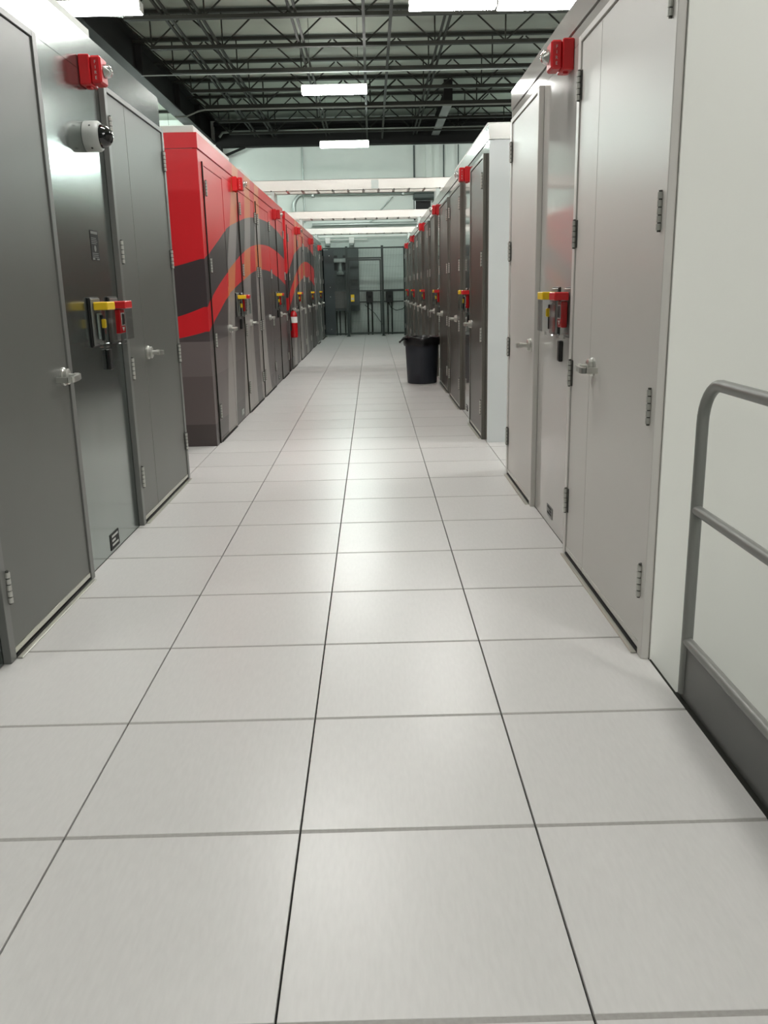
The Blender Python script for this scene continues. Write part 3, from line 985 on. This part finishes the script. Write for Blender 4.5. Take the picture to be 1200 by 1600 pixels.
gf.box(-.45, -.41, FY - .02, FY + .02, .07, 2.19); gf.box(.46, .50, FY - .02, FY + .02, .07, 2.19)
gf.box(-.41, .46, FY - .02, FY + .02, .07, .11); gf.box(-.41, .46, FY - .02, FY + .02, 2.15, 2.19)
obj('gate_frame', gf, 'fence', t)
obj('wire_mesh', wires(-.405, .455, .11, 2.15, FY), 'fence', t, kind='stuff')
obj('lock_plate', MB().box(-.43, -.14, FY - .018, FY + .018, .92, 1.36), 'fence_sheet', t)
y_ = obj('exit_box', MB().box(-.40, -.295, FY - .06, FY - .0185, 1.0, 1.20, .008), 'yellow', t, 'yellow exit button box')
obj('button', MB().box(-.38, -.315, FY - .068, FY - .0605, 1.05, 1.11, .003), 'print', y_)

wc = MB()
x = -4.0
while x < 4.0:
    wc.box(x, x + .085, YW - .03, YW - .004, .001, 2.86); wc.box(x + .085, x + .12, YW - .018, YW - .004, .001, 2.86); x += .12
obj('trim_4', wc, 'wall_lower', kind='structure', label='ribbed grey cladding on the lower back wall behind the fence')
# cooling unit with pipes behind the fence
t = thing('cooling_unit', (-.55, 24.9, 0), 'dark wall-hung cooling unit with duct and pipes behind the fence at left', 'cooling unit')
obj('cabinet', MB().box(-1.05, -.16, 24.75, YW - .032, .72, 2.55, .01), 'unit', t)
obj('front_panel', MB().box(-.93, -.52, 24.735, 24.75, .80, 1.30, .004), 'charcoal', t)
obj('duct', MB().lathe((-.70, 24.66, 1.78), (0, 0, 1), [(.10, 0), (.10, .06), (.055, .10), (.055, .42), (.075, .44)], 18), 'ductsteel', t)
obj('duct_flange', MB().box(-.92, -.48, 24.58, 24.745, 2.12, 2.24, .01), 'ductsteel', t)
obj('vent', MB().box(-.90, -.80, 24.74, 24.749, 1.9, 2.12).box(-.60, -.50, 24.74, 24.749, 1.9, 2.12).box(-.9, -.78, 24.74, 24.749, 2.26, 2.33).box(-.62, -.50, 24.74, 24.749, 2.26, 2.33), 'dark', t)
pp = MB()
for x in (-.86, -.76, -.60, -.51):
    pp.tube([(x, 24.95, .002), (x, 24.95, .72)], .02, 8)
obj('pipe', pp, 'steel_dark', t)
for q, x in enumerate((.148, .753)):
    t = thing('disconnect_box', (x, 25.15, .0), ('left' if q == 0 else 'right') + ' of two black disconnect boxes on the wall behind the fence', 'electrical box')
    obj('box', MB().box(x - .105, x + .105, 25.06, YW - .032, .94, 1.27, .012), 'black', t)
    obj('hood', MB().box(x - .09, x + .09, 25.03, 25.06, 1.235, 1.275, .006), 'black', t)
    obj('switch', MB().box(x - .045, x + .045, 25.045, 25.06, 1.08, 1.16, .005), 'placard', t)
    for dx in (-.055, .07):
        obj('conduit', MB().tube([(x + dx, 25.16, -.011), (x + dx, 25.16, .94)], .022, 8), 'steel_dark', t)
pipe('wall_cable', [(.10, 25.15, .95), (.0, 25.15, .88), (.3, 25.15, .62), (.55, 25.15, .25)], .009, 'thin black cable drooping under the left disconnect box', 'black', 'cable')
pipe('wall_cable', [(.72, 25.18, .95), (.80, 25.18, .78), (.95, 25.18, .70), (1.15, 25.18, .74), (1.3, 25.18, .9)], .01, 'black cable looping right from the right disconnect box', 'black', 'cable')
pipe('wall_conduit', [(-1.6, 25.2, 1.30), (2.4, 25.2, 1.30)], .012, 'upper thin conduit along the back wall behind the boxes', 'steel_dark')
pipe('wall_conduit', [(-1.6, 25.2, .97), (2.4, 25.2, .97)], .012, 'lower thin conduit along the back wall behind the boxes', 'steel_dark')
for q, x in enumerate((-1.06, -.35)):
    t = thing('wall_light', (x, 25.1, 2.63), ('left' if q == 0 else 'right') + ' of two small white boxes under the far tray', 'wall box')
    obj('box', MB().box(x - .075, x + .075, 25.05, YW - .032, 2.68, 2.85, .008), 'white', t)
    obj('cover', MB().box(x - .06, x + .06, 25.03, YW - .032, 2.62, 2.675, .006), 'ductsteel', t)
pipe('wall_rail', [(-1.6, 25.1, 2.87), (1.9, 25.1, 2.87)], .016, 'upper pale pipe along the back wall just under the far tray', 'white')
pipe('wall_rail', [(-1.6, 25.12, 2.79), (.12, 25.12, 2.79)], .014, 'lower pale pipe along the back wall under the far tray', 'white')
# big conduit with elbow
pts = [(-2.02, 25.05, 2.6), (-2.02, 25.05, 3.72)]
for k in range(1, 9):
    a = k / 8 * pi / 2
    pts.append((-2.02 + .40 * (1 - cos(a)), 25.05, 3.72 + .40 * sin(a)))
pts += [(2.6, 25.05, 4.10)]
t = thing('large_conduit', (-2.02, 25.05, 2.6), 'thick galvanized conduit with an elbow high on the back wall', 'pipe')
obj('tube', MB().tube(pts, .062, 14), 'conduit', t)
k = MB()
for x in (-1.45, 1.2): k.box(x - .03, x + .03, 25.0, YW - .003, 4.02, 4.20)
obj('clamp', k, 'conduit', t)
pipe('pale_conduit', [(-1.5, 25.1, 3.22), (1.8, 25.1, 3.22)], .05, 'second horizontal conduit on the back wall below the middle tray', 'conduit')
pipe('diagonal_brace', [(.05, 25.18, 3.1), (.9, 25.18, 4.0)], .02, 'slanting thin brace on the back wall between trays', 'conduit', 'brace')
t = thing('wall_vent', (1.85, 25.1, 3.55), 'black louvred vent with dark duct on the back wall at upper right', 'vent')
obj('duct', MB().box(1.5, 2.6, 24.7, YW - .002, 3.87, 4.02, .03), 'unit', t)
obj('frame', MB().box(1.55, 2.05, 25.1, YW - .002, 3.53, 3.86), 'conduit', t)
for k in range(7):
    obj('louvre', MB().box(1.59, 2.01, 25.08, 25.105, 3.565 + k * .04, 3.59 + k * .04), 'dark', t)
obj('recess', MB().box(1.58, 2.02, 25.09, 25.101, 3.55, 3.84), 'dark', t)
for x, r, y, lab in ((-1.72, .025, 25.2, 'pale vertical conduit high on the back wall at left'), (1.55, .025, 25.2, 'vertical conduit left of the pale wall pilaster'),
                  (2.42, .02, 25.2, 'vertical conduit with a kink right of the pilaster'), (2.85, .016, 25.2, 'rightmost thin vertical conduit on the back wall')):
    pipe('wall_conduit', [(x, y, 3.3), (x, y, 5.39)], r, lab, 'conduit' if x < 1 else 'unit')
obj('trim_3', MB().box(1.89, 2.07, 25.12, YW, 3.9, 5.39), 'wall', kind='structure', label='pale pilaster on the back wall at upper right')
